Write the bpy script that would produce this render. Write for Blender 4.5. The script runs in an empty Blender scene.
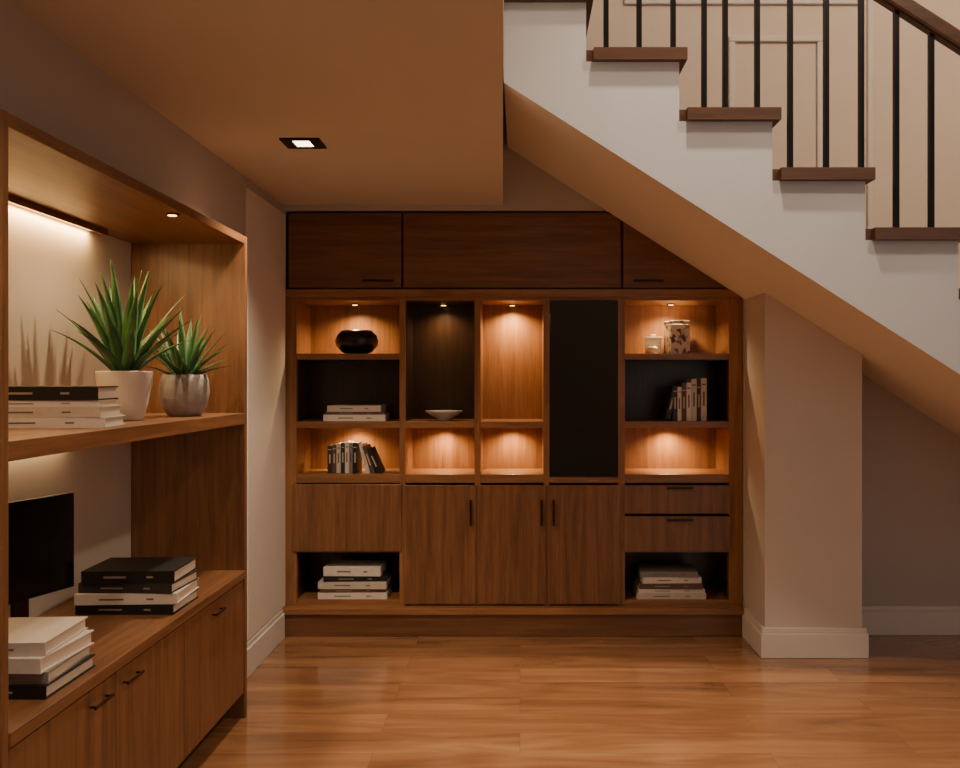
import bpy, bmesh, math, random
from mathutils import Vector, Matrix
random.seed(7)
F=900.0; CH=1.41
def PX(px,D): return (px-520)*D/F
def PZ(py,D): return CH+(380-py)*D/F
def lin(c):
    return tuple(((v/255)/12.92 if v/255<=0.04045 else ((v/255+0.055)/1.055)**2.4) for v in c)+(1,)
# ---------------- materials ----------------
def newmat(name):
    m=bpy.data.materials.new(name); m.use_nodes=True
    return m,m.node_tree.nodes,m.node_tree.links,m.node_tree.nodes['Principled BSDF']
def plain(name,rgb,rough=0.5,metal=0,noise=0.06,scale=30,bump=0.0,coat=0,spec=.5):
    m,n,l,b=newmat(name)
    b.inputs['Roughness'].default_value=rough; b.inputs['Metallic'].default_value=metal
    b.inputs['Coat Weight'].default_value=coat; b.inputs['Specular IOR Level'].default_value=spec
    c=lin(rgb)
    tc=n.new('ShaderNodeTexCoord'); nt=n.new('ShaderNodeTexNoise'); nt.inputs['Scale'].default_value=scale
    nt.inputs['Detail'].default_value=4
    cr=n.new('ShaderNodeValToRGB')
    cr.color_ramp.elements[0].position=.3; cr.color_ramp.elements[1].position=.7
    cr.color_ramp.elements[0].color=tuple(v*(1-noise) for v in c[:3])+(1,)
    cr.color_ramp.elements[1].color=tuple(min(1,v*(1+noise)) for v in c[:3])+(1,)
    l.new(tc.outputs['Object'],nt.inputs['Vector']); l.new(nt.outputs['Fac'],cr.inputs['Fac']); l.new(cr.outputs['Color'],b.inputs['Base Color'])
    if bump:
        bp=n.new('ShaderNodeBump'); bp.inputs['Strength'].default_value=bump; bp.inputs['Distance'].default_value=.01
        l.new(nt.outputs['Fac'],bp.inputs['Height']); l.new(bp.outputs['Normal'],b.inputs['Normal'])
    return m
def wood(name,dark,light,axis='z',rough=0.36,sc=1.0):
    m,n,l,b=newmat(name)
    tc=n.new('ShaderNodeTexCoord'); mp=n.new('ShaderNodeMapping')
    s={'x':(1.2,22,22),'y':(22,1.2,22),'z':(22,22,1.2)}[axis]
    mp.inputs['Scale'].default_value=tuple(v*sc for v in s)
    l.new(tc.outputs['Object'],mp.inputs['Vector'])
    n1=n.new('ShaderNodeTexNoise'); n1.inputs['Scale'].default_value=1.3; n1.inputs['Detail'].default_value=7; n1.inputs['Roughness'].default_value=.62; n1.inputs['Distortion'].default_value=.7
    n2=n.new('ShaderNodeTexNoise'); n2.inputs['Scale'].default_value=6; n2.inputs['Detail'].default_value=5; n2.inputs['Roughness'].default_value=.7
    l.new(mp.outputs['Vector'],n1.inputs['Vector']); l.new(mp.outputs['Vector'],n2.inputs['Vector'])
    mx=n.new('ShaderNodeMix'); mx.data_type='FLOAT'; mx.inputs['Factor'].default_value=.35
    l.new(n1.outputs['Fac'],mx.inputs['A']); l.new(n2.outputs['Fac'],mx.inputs['B'])
    cr=n.new('ShaderNodeValToRGB'); cr.color_ramp.elements[0].position=.34; cr.color_ramp.elements[1].position=.66
    cr.color_ramp.elements[0].color=lin(dark); cr.color_ramp.elements[1].color=lin(light)
    l.new(mx.outputs['Result'],cr.inputs['Fac']); l.new(cr.outputs['Color'],b.inputs['Base Color'])
    b.inputs['Roughness'].default_value=rough
    bp=n.new('ShaderNodeBump'); bp.inputs['Strength'].default_value=.12; bp.inputs['Distance'].default_value=.002
    l.new(mx.outputs['Result'],bp.inputs['Height']); l.new(bp.outputs['Normal'],b.inputs['Normal'])
    return m
def emis(name,rgb,st):
    m,n,l,b=newmat(name); b.inputs['Base Color'].default_value=lin(rgb)
    b.inputs['Emission Color'].default_value=lin(rgb); b.inputs['Emission Strength'].default_value=st
    return m
WD,WL=(92,60,38),(144,99,64)
Wz=wood('walnut_vertical',WD,WL,'z'); Wx=wood('walnut_horizontal',WD,WL,'x'); Wy=wood('walnut_depthwise',WD,WL,'y')
Wfz=wood('walnut_lit_frame_vertical',(116,77,48),(166,116,74),'z'); Wfx=wood('walnut_lit_frame_horizontal',(116,77,48),(166,116,74),'x')  # lighter walnut: light falling on the frame edges is put into the colour
Wdoor=wood('walnut_upper_door',(92,60,39),(132,89,58),'x')
Wdark=wood('dark_wood_and_niche_shade',(46,31,21),(70,47,31),'z',.3)  # dark wood; in the unlit niches its colour stands for shade
Wtread=wood('tread_wood',(66,43,30),(98,65,44),'x',.4)
Wrail=wood('handrail_wood',(60,38,26),(92,58,38),'x',.35)
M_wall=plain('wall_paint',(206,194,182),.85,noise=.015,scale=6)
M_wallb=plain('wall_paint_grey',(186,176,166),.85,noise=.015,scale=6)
M_niche=plain('niche_plaster',(205,192,178),.85,noise=.02,scale=8)
M_cas=plain('casing_paint',(222,212,200),.6,noise=.01,scale=6)
M_ceil=plain('ceiling_paint',(216,202,186),.9,noise=.01,scale=4)
M_sof=plain('soffit_paint',(236,222,204),.9,noise=.01,scale=4)
M_str=plain('stringer_paint',(194,196,202),.75,noise=.015,scale=5)
M_trim=plain('trim_paint',(222,212,202),.45,noise=.01,scale=10)
M_up=plain('upstairs_wall_paint',(226,206,186),.8,noise=.01,scale=5)
M_black=plain('black_metal',(16,15,15),.4,.6,noise=.1,scale=40)
M_bronze=plain('dark_bronze',(60,44,34),.35,.8,noise=.1,scale=60)
M_glass=plain('black_glass',(4,4,5),.02,0,noise=.1,scale=3,spec=.7)
M_screen=plain('screen_glass',(8,8,10),.1,0,noise=.1,scale=3,spec=.4)
M_ceramicb=plain('black_ceramic',(22,20,19),.28,0,noise=.3,scale=30,bump=.1)
M_white=plain('white_ceramic',(220,212,202),.35,0,noise=.03,scale=20)
M_conc=plain('grey_concrete',(150,142,138),.8,0,noise=.12,scale=40,bump=.3)
M_soil=plain('soil',(48,34,24),.95,0,noise=.5,scale=90,bump=.6)
M_page=plain('book_pages',(222,208,188),.8,0,noise=.06,scale=200)
M_lamp=emis('lamp_lens',(255,225,180),9)
M_led=emis('led_lens',(255,190,110),7)
def leafmat(name,a,bc):
    m,n,l,b=newmat(name); tc=n.new('ShaderNodeTexCoord'); nt=n.new('ShaderNodeTexNoise'); nt.inputs['Scale'].default_value=14
    cr=n.new('ShaderNodeValToRGB'); cr.color_ramp.elements[0].position=.3; cr.color_ramp.elements[1].position=.7
    cr.color_ramp.elements[0].color=lin(a); cr.color_ramp.elements[1].color=lin(bc)
    l.new(tc.outputs['Object'],nt.inputs['Vector']); l.new(nt.outputs['Fac'],cr.inputs['Fac']); l.new(cr.outputs['Color'],b.inputs['Base Color'])
    b.inputs['Roughness'].default_value=.42; return m
M_leaf=leafmat('agave_leaf',(44,80,50),(82,124,72)); M_leafe=leafmat('agave_leaf_edge',(108,138,84),(140,166,104))
def floormat():
    m,n,l,b=newmat('oak_plank_floor'); tc=n.new('ShaderNodeTexCoord')
    br=n.new('ShaderNodeTexBrick'); br.inputs['Scale'].default_value=1; br.inputs['Brick Width'].default_value=1.5; br.inputs['Row Height'].default_value=.2
    br.inputs['Mortar Size'].default_value=.0010; br.inputs['Mortar Smooth'].default_value=.3; br.offset=.37
    br.inputs['Color1'].default_value=(0,0,0,1); br.inputs['Color2'].default_value=(1,1,1,1); br.inputs['Mortar'].default_value=(.5,.5,.5,1)
    l.new(tc.outputs['Object'],br.inputs['Vector'])
    mp=n.new('ShaderNodeMapping'); mp.inputs['Scale'].default_value=(.7,4.6,1)
    l.new(tc.outputs['Object'],mp.inputs['Vector'])
    add=n.new('ShaderNodeVectorMath'); add.operation='MULTIPLY_ADD'; add.inputs[1].default_value=(7,3,5)
    l.new(br.outputs['Color'],add.inputs[0]); l.new(mp.outputs['Vector'],add.inputs[2])
    n1=n.new('ShaderNodeTexNoise'); n1.inputs['Scale'].default_value=1.5; n1.inputs['Detail'].default_value=6; n1.inputs['Distortion'].default_value=1.0; n1.inputs['Roughness'].default_value=.55
    l.new(add.outputs[0],n1.inputs['Vector'])
    cr=n.new('ShaderNodeValToRGB'); e=cr.color_ramp.elements; e[0].position=.28; e[1].position=.74
    e[0].color=lin((118,80,54)); e[1].color=lin((172,128,90))
    k=cr.color_ramp.elements.new(.5); k.color=lin((148,104,71))
    l.new(n1.outputs['Fac'],cr.inputs['Fac'])
    hs=n.new('ShaderNodeHueSaturation'); l.new(cr.outputs['Color'],hs.inputs['Color'])
    mr=n.new('ShaderNodeMapRange'); mr.inputs['To Min'].default_value=.93; mr.inputs['To Max'].default_value=1.05
    l.new(br.outputs['Color'],mr.inputs['Value']); l.new(mr.outputs['Result'],hs.inputs['Value'])
    mx=n.new('ShaderNodeMix'); mx.data_type='RGBA'; mx.inputs['B'].default_value=lin((120,84,56))
    l.new(br.outputs['Fac'],mx.inputs['Factor']); l.new(hs.outputs['Color'],mx.inputs['A']); l.new(mx.outputs['Result'],b.inputs['Base Color'])
    mr2=n.new('ShaderNodeMapRange'); mr2.inputs['To Min'].default_value=.1; mr2.inputs['To Max'].default_value=.26
    l.new(n1.outputs['Fac'],mr2.inputs['Value']); l.new(mr2.outputs['Result'],b.inputs['Roughness'])
    b.inputs['Coat Weight'].default_value=.5; b.inputs['Coat Roughness'].default_value=.1
    bp=n.new('ShaderNodeBump'); bp.inputs['Strength'].default_value=.06; bp.inputs['Distance'].default_value=.003
    l.new(n1.outputs['Fac'],bp.inputs['Height']); l.new(bp.outputs['Normal'],b.inputs['Normal'])
    return m
M_floor=floormat()
bc={}
def bookmat(rgb):
    if rgb not in bc: bc[rgb]=plain('book_cover_%d_%d_%d'%rgb,rgb,.5,0,noise=.05,scale=50)
    return bc[rgb]
# ---------------- mesh builder ----------------
class MB:
    def __init__(s): s.bm=bmesh.new(); s.m=[]
    def mi(s,mat):
        if mat not in s.m: s.m.append(mat)
        return s.m.index(mat)
    def box(s,x0,x1,y0,y1,z0,z1,mat,M=None):
        i=s.mi(mat); v=[]
        for z in(z0,z1):
            for x,y in((x0,y0),(x1,y0),(x1,y1),(x0,y1)):
                p=Vector((x,y,z)); v.append(s.bm.verts.new(M@p if M else p))
        for f in((0,3,2,1),(4,5,6,7),(0,1,5,4),(1,2,6,5),(2,3,7,6),(3,0,4,7)):
            s.bm.faces.new([v[k] for k in f]).material_index=i
    def prism(s,poly,y0,y1,mat):
        i=s.mi(mat)
        a=[s.bm.verts.new((x,y0,z)) for x,z in poly]; b=[s.bm.verts.new((x,y1,z)) for x,z in poly]
        fs=[s.bm.faces.new(a),s.bm.faces.new(b[::-1])]
        for k in range(len(poly)): fs.append(s.bm.faces.new([a[k],b[k],b[(k+1)%len(poly)],a[(k+1)%len(poly)]]))
        for f in fs: f.material_index=i
        bmesh.ops.recalc_face_normals(s.bm,faces=fs)
    def plan(s,poly,z0,z1,mat):
        i=s.mi(mat)
        a=[s.bm.verts.new((x,y,z0)) for x,y in poly]; b=[s.bm.verts.new((x,y,z1)) for x,y in poly]
        fs=[s.bm.faces.new(a),s.bm.faces.new(b[::-1])]
        for k in range(len(poly)): fs.append(s.bm.faces.new([a[k],b[k],b[(k+1)%len(poly)],a[(k+1)%len(poly)]]))
        for f in fs: f.material_index=i
        bmesh.ops.recalc_face_normals(s.bm,faces=fs)
    def lathe(s,c,prof,mat,n=40):
        i=s.mi(mat); rings=[]
        for r,z in prof:
            rings.append([s.bm.verts.new(Vector((r*math.cos(2*math.pi*k/n),r*math.sin(2*math.pi*k/n),z))+Vector(c)) for k in range(n)])
        fs=[]
        for a,b in zip(rings,rings[1:]):
            for k in range(n):
                f=s.bm.faces.new([a[k],a[(k+1)%n],b[(k+1)%n],b[k]]); f.smooth=True; f.material_index=i; fs.append(f)
        for ring in(rings[0],rings[-1]):
            f=s.bm.faces.new(ring); f.material_index=i; fs.append(f)
        bmesh.ops.recalc_face_normals(s.bm,faces=fs)
    def fin(s,name,parent=None,bevel=0):
        me=bpy.data.meshes.new(name); s.bm.to_mesh(me); s.bm.free()
        for m in s.m: me.materials.append(m)
        o=bpy.data.objects.new(name,me); bpy.context.scene.collection.objects.link(o)
        if parent: o.parent=parent
        if bevel:
            b=o.modifiers.new('bevel','BEVEL'); b.width=bevel; b.segments=2; b.limit_method='ANGLE'; b.angle_limit=math.radians(40)
        return o
def empty(name):
    e=bpy.data.objects.new(name,None); bpy.context.scene.collection.objects.link(e); e.empty_display_size=.1; return e
def one(name,boxes,mat,parent=None,bevel=0):
    b=MB()
    for q in boxes: b.box(*q,mat)
    return b.fin(name,parent,bevel)
def light(name,kind,loc,energy,col,parent=None,**k):
    d=bpy.data.lights.new(name,kind); d.energy=energy; d.color=col
    rot=k.pop('rot',None)
    for a,v in k.items(): setattr(d,a,v)
    o=bpy.data.objects.new(name,d); o.location=loc
    if rot: o.rotation_euler=rot
    bpy.context.scene.collection.objects.link(o)
    if parent: o.parent=parent
    return o
WARM=(1,.66,.32); WARM2=(1,.79,.56)
WY=4.99
CX0,CX1=PX(284,5),PX(743,5); CT=PZ(211,5); CEIL=2.38
SD=3.9; s=.64
def soff(x):
    x0=PX(503,SD); z0=PZ(82,SD); return z0-s*(x-x0)
xl=PX(504,SD)
# ---------------- room shell ----------------
one('floor',[(-1.75,5.3,-1.7,5.5,-.1,0)],M_floor)
b=MB()
L0=soff(xl)+.15; xz=xl+L0/s
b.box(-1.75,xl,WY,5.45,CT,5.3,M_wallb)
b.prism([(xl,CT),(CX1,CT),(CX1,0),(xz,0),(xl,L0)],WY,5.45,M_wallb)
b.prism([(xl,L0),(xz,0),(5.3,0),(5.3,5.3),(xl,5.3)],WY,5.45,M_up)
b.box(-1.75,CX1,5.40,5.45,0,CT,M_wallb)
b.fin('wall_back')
UY0,UY1=1.99,3.78; UT=2.01; UX0,UX1=-1.62,-1.146; LWX=-1.31
b=MB()
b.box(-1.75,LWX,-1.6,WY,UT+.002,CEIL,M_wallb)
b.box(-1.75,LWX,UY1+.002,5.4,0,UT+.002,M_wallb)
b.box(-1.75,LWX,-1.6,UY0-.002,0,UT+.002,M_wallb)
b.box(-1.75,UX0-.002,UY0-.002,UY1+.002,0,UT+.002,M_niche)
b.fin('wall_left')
one('wall_right',[(5.2,5.3,-1.6,5.0,0,5.2)],M_wallb)
one('added_front_wall',[(-1.75,1.7,-1.7,-1.6,0,5.2),(1.7,5.3,-1.7,-1.6,4.4,5.2)],M_wallb)  # unseen wall added to shape glass reflections and block ambient light on the left
b=MB(); sl=-17/900
b.plan([(-1.75,-1.6),(sl*-1.6,-1.6),(sl*WY,WY),(-1.75,WY)],CEIL,3.35,M_ceil); b.fin('ceiling')
one('ceiling_upper',[(-1.75,5.3,-1.6,5.0,5.2,5.3)],M_ceil)
one('trim_1',[(LWX,LWX+.014,4.29,4.975,.165,2.325)],M_cas,bevel=.003)
one('baseboard_left',[(LWX,LWX+.024,UY1+.01,4.925,0,.135),(LWX,LWX+.016,UY1+.01,4.925,.135,.16)],M_trim,bevel=.004)
KX0,KX1,KY=PX(765,4.58),PX(862,4.58),4.58
b=MB(); b.prism([(KX0,0),(KX1,0),(KX1,soff(KX1)-.002),(KX0,soff(KX0)-.002)],KY,WY-.001,M_wall); b.fin('wall_column')
b=MB()
for t,z0,z1 in((.026,0,.125),(.018,.125,.152)):
    b.plan([(KX0-t,WY-.03),(KX0-t,KY-t),(KX1+t,KY-t),(KX1+t,WY-.03),(KX1,WY-.03),(KX1,KY),(KX0,KY),(KX0,WY-.03)],z0,z1,M_trim)
b.fin('baseboard_column',bevel=.004)
one('baseboard_back',[(KX1+.03,5.19,WY-.024,WY,0,.135),(KX1+.03,5.19,WY-.016,WY,.135,.16)],M_trim,bevel=.004)
def frame(name,px0,px1,py0,py1,w=.03):
    x0,x1,z1,z0=PX(px0,5),PX(px1,5),PZ(py0,5),PZ(py1,5)
    b=MB()
    for q in((x0,x1,z1-w,z1),(x0,x1,z0,z0+w),(x0,x0+w,z0+w,z1-w),(x1-w,x1,z0+w,z1-w)):
        b.box(q[0],q[1],WY-.02,WY,q[2],q[3],M_cas)
    b.fin(name,bevel=.006)
frame('trim_2',728,822,37,200,.035); frame('trim_3',624,858,-160,6); frame('trim_4',866,990,-160,300)
# ---------------- staircase ----------------
st=empty('staircase')
n0x=PX(593,SD); t0=PZ(-9.5,SD)
dx=.4035; dz=.258; N=12
top=[]
for i in range(N):
    rx=n0x+dx*i-.03; zt=t0-dz*i-.05
    lx=xl if i==0 else n0x+dx*(i-1)-.03
    top+= [(lx,zt),(rx,zt)]
endx=top[-1][0]
xf=PX(503,SD)+ (PZ(82,SD))/s
poly=[(xl,soff(xl))]+top+[(endx,0.0),(min(xf,endx-.01),0.0)]
b=MB(); b.prism(poly,SD,WY-.004,M_str)
ci=b.mi(M_sof)
for f in b.bm.faces:
    if abs(f.normal.z+1/math.sqrt(1+s*s))<.05 and f.normal.z<-.5: f.material_index=ci
b.fin('stair_body',st)
b=MB()
for i in range(N):
    lx=xl if i==0 else n0x+dx*(i-1)
    zt=t0-dz*i
    b.box(lx,n0x+dx*i,SD-.035,SD+.001,zt-.052,zt,Wtread)
    b.box(lx-(.029 if i else 0),n0x+dx*i,SD+.001,WY-.004,zt-.052,zt,Wtread)
b.fin('treads',st)
rl=empty('stair_railing')
def railz(x): return PZ(-6,SD)-s*(x-PX(865,SD))
b=MB(); h=.0108; by=SD-.012
pxs={0:(513,547,580),1:(606,639,673),2:(704,725,757),3:(790,826,861),4:(896,931)}
for i in range(N):
    zt=t0-dz*i
    xs=[PX(p,by) for p in pxs[i]] if i in pxs else [n0x+dx*(i-1)+o for o in(.056,.20,.345)]
    for x in xs:
        b.prism([(x-h,zt),(x+h,zt),(x+h,railz(x+h)+.01),(x-h,railz(x-h)+.01)],by-h,by+h,M_black)
b.fin('balusters',rl)
b=MB(); x0=xl; x1=n0x+dx*(N-1)
b.prism([(x0,railz(x0)),(x1,railz(x1)),(x1,railz(x1)+.085),(x0,railz(x0)+.085)],by-.032,by+.032,Wrail); b.fin('handrail',rl,bevel=.014)
b=MB()
b.box(x1-.05,x1+.04,by-.045,by+.045,0,railz(x1)+.16,Wrail); b.box(x1-.06,x1+.05,by-.055,by+.055,railz(x1)+.16,railz(x1)+.19,Wrail); b.fin('newel_post',rl,bevel=.005)
# ---------------- built-in cabinet ----------------
cab=empty('built_in_cabinet')
X=lambda p:PX(p,5); Z=lambda p:PZ(p,5)
Y0=5.0; YB=5.34
b=MB()
for a,c in((285,296.5),(399.5,405.5),(474.5,480.5),(543.5,549.5),(618,625),(729,742.5)):
    b.box(X(a),X(c),Y0,YB,Z(606),Z(290),Wfz)
b.fin('uprights',cab,bevel=.0015)
b=MB()
def shelf(a,c,t,bt,fr=0): b.box(X(a),X(c),Y0+.004+fr,YB,Z(bt),Z(t),Wfx)
cols={'A':(296.5,399.5),'B':(405.5,474.5),'C':(480.5,543.5),'D':(549.5,618),'E':(625,729)}
for kx in'ABCE': shelf(*cols[kx],421.5,428); shelf(*cols[kx],474.5,483)
for kx in'AE': shelf(*cols[kx],353.5,359.5); shelf(*cols[kx],547.5,552.5)
for kx in'ABCDE': shelf(*cols[kx],294,300.5)
shelf(*cols['D'],477,483)
for kx in'AE': shelf(*cols[kx],600,606)
b.fin('shelves',cab,bevel=.0015)
one('top_rail',[(X(285),X(742),4.978,5.30,Z(297),Z(289.5))],Wfx,cab,.003)
one('base_ledge',[(X(284.5),X(741),4.93,5.3,Z(612),Z(605.5))],Wfx,cab,.004)
one('plinth',[(X(284.5),X(741),4.945,5.3,0,Z(612.3))],Wdoor,cab,.003)
b=MB(); b.box(X(285),X(742),YB,YB+.02,Z(606),Z(290),Wfz); b.box(X(285),X(742),5.02,YB,Z(289),CT-.003,Wdark); b.fin('back_panel',cab)
b=MB()
def shade_liner(kx,t,bt):  # thin dark sheets added inside the dim niches, shade put into their colour
    a,c=cols[kx]; x0,x1,z1,z0=X(a),X(c),Z(t),Z(bt); e=.003
    b.box(x0,x1,YB-e,YB,z0,z1,Wdark); b.box(x0,x0+e,Y0+.03,YB-e,z0,z1,Wdark); b.box(x1-e,x1,Y0+.03,YB-e,z0,z1,Wdark); b.box(x0+e,x1-e,Y0+.03,YB-e,z1-e,z1,Wdark)
shade_liner('A',359.5,421.5); shade_liner('E',359.5,421.5); shade_liner('B',300.5,421.5); shade_liner('A',552.5,600); shade_liner('E',552.5,600)
b.fin('niche_shade_liners',cab)
b=MB(); DY=(4.988,5.006)
for a,c in((289,401.5),(403.5,620.5),(623,741)): b.box(X(a),X(c),*DY,Z(288),Z(213.5),Wdoor)
b.fin('upper_doors',cab,bevel=.003)
b=MB()
for a,c,t,bt in((293,401.5,484,551),(404,476,485,604),(478,546,485,604),(548,620.5,485,604),(623.5,731,485,513.5),(623.5,731,516,551)):
    b.box(X(a),X(c),*DY,Z(bt),Z(t),Wz)
b.fin('lower_doors',cab,bevel=.003)
b=MB(); 
def hbar(x0,x1,z): 
    b.box(x0,x1,4.968,4.976,z-.006,z+.006,M_bronze)
    for x in(x0+.008,x1-.016): b.box(x,x+.008,4.974,4.99,z-.004,z+.004,M_bronze)
def vbar(x,z0,z1):
    b.box(x-.006,x+.006,4.962,4.972,z0,z1,M_bronze)
    for z in(z0+.01,z1-.018): b.box(x-.004,x+.004,4.970,4.99,z,z+.008,M_bronze)
hbar(X(363),X(394),Z(281)); hbar(X(633),X(663),Z(281)); hbar(X(666),X(692),Z(487.5)); hbar(X(666),X(692),Z(519.5))
vbar(X(471),Z(525),Z(499)); vbar(X(541.5),Z(525),Z(499)); vbar(X(553.5),Z(525),Z(499))
b.fin('handles',cab,bevel=.0015)
one('black_glass_panel',[(X(549.5),X(618),4.998,5.01,Z(477),Z(300.5))],M_glass,cab,.002)
nl=[('A',300.5,3.4,5.21),('C',300.5,3.8,5.25),('B',428,2.2,5.25),('C',428,2.2,5.25),('A',428,1.9,5.25),('E',300.5,3.4,5.20),('E',428,2.8,5.25),('B',300.5,1.2,5.24)]
b=MB()
for i,(kx,t,e,ly) in enumerate(nl):
    a,c=cols[kx]; x=(X(a)+X(c))/2; z=Z(t)-.004
    b.lathe((x,ly,z-.004),[(.022,0),(.024,.004)],M_bronze,20); b.lathe((x,ly,z-.0055),[(.014,0),(.015,.0015)],M_led,20)
    light('niche_spot_%d'%i,'SPOT',(x,ly,z-.012),e*6.0,WARM,cab,spot_size=math.radians(150),spot_blend=1.0,shadow_soft_size=.012)
b.fin('puck_lights',cab)
# ---------------- left wall unit ----------------
wu=empty('wall_shelf_unit')
b=MB(); MT=1.2725; LT=.618
b.box(UX0,UX1,UY1-.03,UY1,0,UT,Wz); b.box(UX0,UX1,UY0,UY0+.028,0,UT,Wz); b.fin('end_panels',wu,bevel=.002)
UN=UY0+.028
one('top_panel',[(UX0,UX1-.001,UN,UY1-.03,UT-.032,UT)],Wy,wu,.002)
one('middle_shelf',[(UX0,UX1-.001,UN,UY1-.03,MT-.046,MT)],Wy,wu,.002)
one('counter_top',[(UX0,UX1+.004,UN,UY1-.03,LT-.034,LT)],Wy,wu,.003)
one('base_carcass',[(UX0,UX1-.025,UN,UY1-.03,.12,LT-.036),(UX0,UX1-.09,UN,UY1-.03,0,.12)],Wdark,wu)
b=MB(); ds=[UY0+.033,2.56,3.08,UY1-.032]
for a,c in zip(ds,ds[1:]): b.box(UX1-.023,UX1-.003,a+.002,c-.002,.11,LT-.04,Wz)
b.fin('doors',wu,bevel=.002)
b=MB()
for y in(3.40,2.65,2.45):
    z=.535; b.box(UX1+.012,UX1+.019,y-.055,y+.055,z-.004,z+.004,M_bronze)
    for q in(-.048,.042): b.box(UX1-.003,UX1+.014,y+q,y+q+.006,z-.003,z+.003,M_bronze)
b.fin('door_handles',wu,bevel=.0015)
one('led_strip',[(-1.612,-1.60,2.1,3.38,UT-.040,UT-.033)],M_led,wu)
one('led_valance',[(-1.575,-1.565,2.05,3.42,UT-.052,UT-.032)],Wy,wu,.001)
light('led_strip_light','AREA',(-1.603,2.74,UT-.044),9,(1,.62,.25),wu,shape='RECTANGLE',size=.012,size_y=1.26)
one('led_strip_lower',[(-1.612,-1.60,2.1,3.2,MT-.054,MT-.047)],M_led,wu)
one('led_valance_lower',[(-1.575,-1.565,2.05,3.25,MT-.076,MT-.046)],Wy,wu,.001)
light('led_strip_lower_light','AREA',(-1.603,2.65,MT-.058),1.8,(1,.68,.36),wu,shape='RECTANGLE',size=.012,size_y=1.08)
# added puck light under the top panel, throws the plant's shadow on the wall
b=MB(); ux,uy,uz=-1.19,3.08,UT-.032
b.lathe((ux,uy,uz-.005),[(.022,0),(.024,.005)],M_bronze,20); b.lathe((ux,uy,uz-.0065),[(.014,0),(.015,.0015)],M_led,20); b.fin('added_puck_light',wu)
light('added_puck_lamp','SPOT',(ux,uy,uz-.012),11,(1,.72,.42),wu,spot_size=math.radians(165),spot_blend=.5,shadow_soft_size=.012)
# ---------------- books ----------------
def stack(name,cx,cy,z,books):
    b=MB(); zz=z
    for w,d,h,col,rot,ox in books:
        M=Matrix.Translation((cx+ox,cy,0))@Matrix.Rotation(math.radians(rot),4,'Z'); cm=bookmat(col); t=min(.004,h*.14)
        b.box(-w/2,w/2,-d/2,d/2,zz,zz+t,cm,M); b.box(-w/2,w/2,-d/2,d/2,zz+h-t,zz+h,cm,M)
        b.box(-w/2,w/2,-d/2,-d/2+.004,zz+t,zz+h-t,cm,M)
        b.box(-w/2+.004,w/2-.005,-d/2+.004,d/2-.006,zz+t,zz+h-t,M_page,M)
        dark=sum(col)<300; tm=bookmat((150,140,128) if dark else (110,100,92))
        b.box(-w*.26,-w*.02,-d/2-.0006,-d/2,zz+h*.42,zz+h*.58,tm,M); b.box(w*.2,w*.27,-d/2-.0006,-d/2,zz+h*.42,zz+h*.58,tm,M)
        zz+=h+.0004
    return b.fin(name,None,bevel=.001)
BK=(26,24,24); WH=(216,206,196); CR=(196,184,170); GR=(130,122,116); DG=(52,48,48); BR=(96,70,54)
stack('book_stack',-1.385,2.66,MT,[(.36,.20,.030,WH,8,.0),(.35,.20,.030,CR,7,-.005),(.34,.19,.018,WH,9,-.01),(.34,.195,.040,BK,8,-.01)])
stack('book_stack',-1.335,3.155,LT,[(.33,.24,.034,BK,0,0),(.34,.245,.036,WH,3,0),(.32,.23,.034,DG,-2,.004),(.31,.24,.042,BK,2,.008)])
stack('book_stack',-1.355,2.36,LT,[(.36,.26,.034,BK,0,0),(.35,.25,.03,GR,2,0),(.35,.26,.038,WH,-2,0),(.33,.25,.034,CR,3,0)])
stack('book_stack',X(354),5.12,Z(421.5)+.001,[(.345,.22,.036,WH,0,0),(.33,.21,.016,BR,1,0),(.30,.21,.034,CR,-2,.0)])
stack('book_stack',X(352),5.12,Z(600)+.001,[(.385,.22,.036,WH,0,0),(.36,.21,.02,BR,1,0),(.38,.22,.04,CR,-1,0),(.35,.21,.03,BK,2,.01),(.32,.21,.05,WH,-2,0)])
stack('book_stack',X(672),5.12,Z(600)+.001,[(.385,.22,.034,CR,0,0),(.37,.21,.022,WH,1,0),(.35,.22,.03,BR,-1,0),(.33,.21,.034,WH,2,0),(.32,.21,.03,GR,-2,-.01)])
def row(name,x,y,z,books,leaners=()):
    b=MB(); c=.0025
    for t,h,d,col in books:
        M=Matrix.Translation((x,y,z)); cm=bookmat(col)
        b.box(0,c,-d/2,d/2,0,h,cm,M); b.box(t-c,t,-d/2,d/2,0,h,cm,M); b.box(c,t-c,-d/2,-d/2+.003,0,h,cm,M)
        b.box(c,t-c,-d/2+.003,d/2-.004,.004,h-.004,M_page,M)
        tm=bookmat((190,178,160) if sum(col)<300 else (90,80,74))
        b.box(t*.35,t*.65,-d/2-.0006,-d/2,h*.35,h*.68,tm,M); b.box(t*.15,t*.85,-d/2-.0006,-d/2,h*.84,h*.87,tm,M)
        x+=t+.001
    for xb,zo,t,h,d,col,ang in leaners:
        M=Matrix.Translation((xb,y,z+zo))@Matrix.Rotation(math.radians(ang),4,'Y'); cm=bookmat(col)
        b.box(-t,-t+c,-d/2,d/2,0,h,cm,M); b.box(-c,0,-d/2,d/2,0,h,cm,M); b.box(-t+c,-c,-d/2,-d/2+.003,0,h,cm,M); b.box(-t+c,-c,-d/2+.003,d/2-.004,.004,h-.004,M_page,M)
        b.box(-t*.65,-t*.35,-d/2-.0006,-d/2,h*.3,h*.72,bookmat((190,178,160)),M)
    return b.fin(name,None,bevel=.0008)
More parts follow.
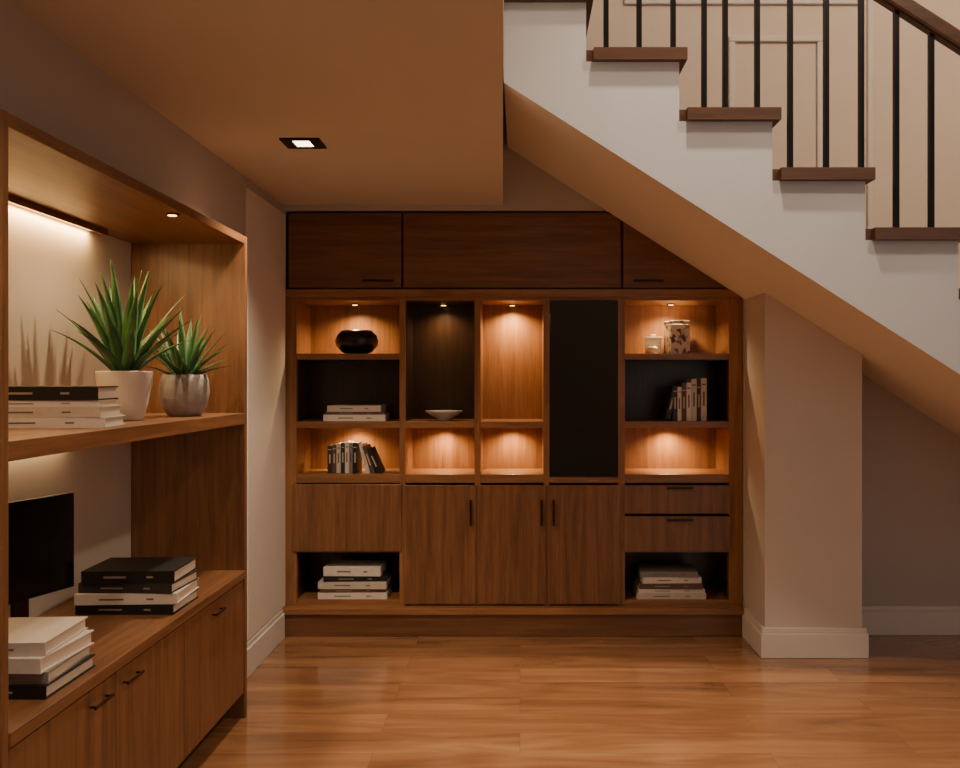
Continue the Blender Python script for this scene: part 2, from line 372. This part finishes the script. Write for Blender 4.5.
row('book_row',X(325),5.14,Z(474.5)+.001,[(.026,.155,.15,DG),(.022,.16,.15,BR),(.024,.165,.15,CR),(.022,.17,.15,DG),(.022,.172,.15,WH),(.02,.168,.15,GR),(.026,.17,.15,BK)],
    [(X(368),0,.022,.17,.15,WH,-14),(X(373.5),0,.024,.165,.15,BR,-19),(X(380),0,.026,.155,.15,BK,-24)])
row('book_row',X(674),5.12,Z(421.5)+.001,[(.026,.195,.16,DG),(.022,.19,.16,WH),(.026,.20,.16,BR),(.026,.215,.16,WH),(.03,.235,.16,CR),(.022,.22,.16,DG),(.032,.24,.16,CR)],
    [(X(671.5),.007,.028,.185,.15,DG,14)])
# ---------------- decor ----------------
b=MB()
b.lathe((X(352),5.15,Z(353.5)),[(.05,0),(.085,.012),(.115,.045),(.122,.075),(.112,.108),(.088,.132),(.082,.136),(.078,.130),(.1,.105),(.108,.075),(.1,.045),(.07,.02),(.01,.014)],M_ceramicb,48); b.fin('ceramic_bowl')
b=MB()
b.lathe((X(442),5.13,Z(421.5)),[(.035,0),(.038,.012),(.075,.03),(.104,.052),(.107,.056),(.102,.055),(.07,.036),(.03,.022),(.005,.02)],M_white,40); b.fin('small_dish')
def speck():
    m,n,l,bb=newmat('mottled_stoneware'); tc=n.new('ShaderNodeTexCoord'); v=n.new('ShaderNodeTexNoise'); v.inputs['Scale'].default_value=26; v.inputs['Detail'].default_value=3
    cr=n.new('ShaderNodeValToRGB'); cr.color_ramp.elements[0].position=.50; cr.color_ramp.elements[0].color=lin((234,224,208)); cr.color_ramp.elements[1].position=.60; cr.color_ramp.elements[1].color=lin((100,80,64))
    l.new(tc.outputs['Object'],v.inputs['Vector']); l.new(v.outputs['Fac'],cr.inputs['Fac']); l.new(cr.outputs['Color'],bb.inputs['Base Color']); bb.inputs['Roughness'].default_value=.5; return m
M_sp=speck(); zb=Z(353.5)
b=MB(); M=Matrix.Translation((X(683),5.20,zb))@Matrix.Rotation(math.radians(12),4,'Z'); q=.058
b.box(-q,q,-q,q,0,.165,M_sp,M); b.box(-q+.008,q-.008,-q+.008,q-.008,.165,.172,M_sp,M)
for u in((-q,q,-q,-q+.012),(-q,q,q-.012,q),(-q,-q+.012,-q+.012,q-.012),(q-.012,q,-q+.012,q-.012)): b.box(*u,.172,.192,M_sp,M)
b.fin('square_stoneware_vase',bevel=.006)
b=MB(); M=Matrix.Translation((X(659),5.22,zb))@Matrix.Rotation(math.radians(-8),4,'Z'); q=.046
b.box(-q,q,-q,q,0,.09,M_white,M); b.box(-q-.004,q+.004,-q-.004,q+.004,.09,.102,M_white,M); b.box(-.014,.014,-.014,.014,.102,.118,M_white,M)
b.fin('lidded_ceramic_box',bevel=.005)
b=MB(); b.lathe((X(655),5.13,zb),[(.022,0),(.03,.008),(.034,.03),(.032,.042),(.028,.040),(.02,.012)],M_white,24); b.fin('small_cup')
# ---------------- downlight ----------------
dl=empty('recessed_downlight'); x,y=-.885,3.675
b=MB()
for q in((-.08,.08,-.072,-.05),(-.08,.08,.05,.072),(-.08,-.035,-.05,.05),(.035,.08,-.05,.05)): b.box(x+q[0],x+q[1],y+q[2],y+q[3],CEIL-.008,CEIL,M_black)
b.fin('trim_ring',dl,bevel=.001)
one('lens',[(x-.035,x+.035,y-.05,y+.05,CEIL-.004,CEIL-.0005)],M_lamp,dl)
light('downlight_lamp','SPOT',(x,y,CEIL-.02),95,WARM2,dl,spot_size=math.radians(120),spot_blend=.8,shadow_soft_size=.04)
# ---------------- monitor ----------------
mo=empty('desk_monitor')
p0=Vector((-1.56,2.56,0)); p1=Vector((-1.445,2.92,0)); d=(p1-p0); L=d.length; ang=math.atan2(d.y,d.x)
M=Matrix.Translation(p0)@Matrix.Rotation(ang,4,'Z')
b=MB(); b.box(0,L,0,.018,.74,1.045,M_black,M); b.fin('housing',mo,bevel=.004)
b=MB(); b.box(.008,L-.008,-.0015,0,.752,1.037,M_screen,M); b.fin('screen',mo)
b=MB(); b.box(L/2-.03,L/2+.03,.02,.032,LT+.012,.88,M_bronze,M); b.box(L/2-.13,L/2+.15,-.06,.06,LT,LT+.012,M_bronze,M); b.box(L/2-.02,L/2+.02,.012,.022,.8,.86,M_black,M); b.fin('stand',mo,bevel=.003)
# ---------------- plants ----------------
def plant(name,cx,cy,z,pot,potmat,soilz,soilr,n,L,wid,spread,seed):
    e=empty(name); rnd=random.Random(seed)
    b=MB(); b.lathe((cx,cy,z),pot,potmat,48); b.fin('pot',e)
    b=MB(); b.lathe((cx,cy,z+soilz-.01),[(soilr,0),(soilr,.008),(soilr*.5,.014)],M_soil,24); b.fin('potting_soil',e)
    b=MB(); i0=b.mi(M_leaf); i1=b.mi(M_leafe)
    for q in range(n):
        f=q/(n-1); az=q*2.399+rnd.uniform(-.2,.2)
        el=math.radians(86-spread*f+rnd.uniform(-4,4)); ln=L*(1-.34*f)*rnd.uniform(.86,1.06)
        p=Vector((cx+.02*math.cos(az),cy+.02*math.sin(az),z+soilz-.004)); S=14; rows=[]
        bend=rnd.uniform(-.35,.35)*(.3+f)
        for k in range(S+1):
            t=k/S; a=az+bend*t*.5
            w=wid*(.7+1.3*t*(1-t))*(1-t**2.4)+.0006
            e2=el-(.15+.3*f)*t*t*1.2+.25*f*max(0,t-.6)
            dv=Vector((math.cos(a)*math.cos(e2),math.sin(a)*math.cos(e2),math.sin(e2)))
            side=Vector((-math.sin(a),math.cos(a),0))
            up=dv.cross(side); up.normalize()
            if up.z<0: up=-up
            th=wid*.22*(1-t)+.0005
            rows.append([b.bm.verts.new(p+side*w+up*th*1.6),b.bm.verts.new(p+side*w*.85+up*th*1.3),b.bm.verts.new(p+up*th*.3),b.bm.verts.new(p-side*w*.85+up*th*1.3),b.bm.verts.new(p-side*w+up*th*1.6),b.bm.verts.new(p-up*th)])
            p=p+dv*(ln/S)
        fs=[]
        for r0,r1 in zip(rows,rows[1:]):
            for k in range(6):
                fc=b.bm.faces.new([r0[k],r0[(k+1)%6],r1[(k+1)%6],r1[k]]); fc.smooth=True; fc.material_index=i1 if k in(0,3) else i0; fs.append(fc)
        fs.append(b.bm.faces.new(rows[-1])); fs.append(b.bm.faces.new(rows[0]))
        bmesh.ops.recalc_face_normals(b.bm,faces=fs)
    b.fin('leaves',e)
plant('potted_agave',-1.345,3.06,MT,[(.055,0),(.062,.004),(.075,.06),(.088,.13),(.092,.162),(.092,.168),(.085,.168),(.083,.15),(.07,.14)],M_white,.158,.083,38,.385,.0215,46,3)
plant('potted_aloe',-1.275,3.42,MT,[(.05,0),(.06,.003),(.082,.04),(.092,.09),(.088,.135),(.08,.158),(.074,.158),(.078,.14),(.06,.13)],M_conc,.146,.076,36,.27,.0155,60,9)
# ---------------- lights / world ----------------
w=bpy.data.worlds.new('world'); bpy.context.scene.world=w; w.use_nodes=True
w.node_tree.nodes['Background'].inputs['Color'].default_value=(1,.95,.92,1); w.node_tree.nodes['Background'].inputs['Strength'].default_value=.62
for i,(x,y,e) in enumerate(((-.75,1.6,50),(-.75,.2,35))):  # unseen ceiling downlights added as fill for the room
    dd=empty('recessed_downlight'); one('lens',[(x-.05,x+.05,y-.05,y+.05,CEIL-.004,CEIL)],M_lamp,dd)
    light('downlight_lamp','SPOT',(x,y,CEIL-.02),e,WARM2,dd,spot_size=math.radians(125),spot_blend=.8,shadow_soft_size=.05)
def pend(x,y,z,e,col,r=.09):  # unseen pendant added over the stairwell to warm the upstairs wall
    p=empty('added_pendant'); b=MB(); b.lathe((x,y,z),[(.01,-r),(r*.6,-r*.8),(r,0),(r*.6,r*.8),(.01,r)],M_lamp,24); b.fin('globe',p)
    one('cord',[(x-.004,x+.004,y-.004,y+.004,z+r,5.2)],M_black,p)
    light('added_pendant_light','POINT',(x,y,z-r-.06),e,col,p,shadow_soft_size=.12)
pend(2.3,2.4,4.7,165,(1,.80,.60))
hd=empty('added_hall_light'); one('lens',[(.64,.76,3.04,3.16,5.19,5.199)],M_lamp,hd)  # unseen lamp added to brighten the floor in front of the cabinet
light('added_hall_lamp','SPOT',(.7,3.1,5.15),700,(1,.79,.56),hd,spot_size=math.radians(58),spot_blend=1.0,shadow_soft_size=.08)
# ---------------- camera ----------------
c=bpy.data.cameras.new('camera'); co=bpy.data.objects.new('camera',c); bpy.context.scene.collection.objects.link(co)
co.location=(0,0,CH); co.rotation_euler=(math.pi/2,0,0); c.sensor_width=36; c.lens=36*F/960; c.shift_x=-40/960; c.shift_y=-4/960; c.clip_start=.05
bpy.context.scene.camera=co
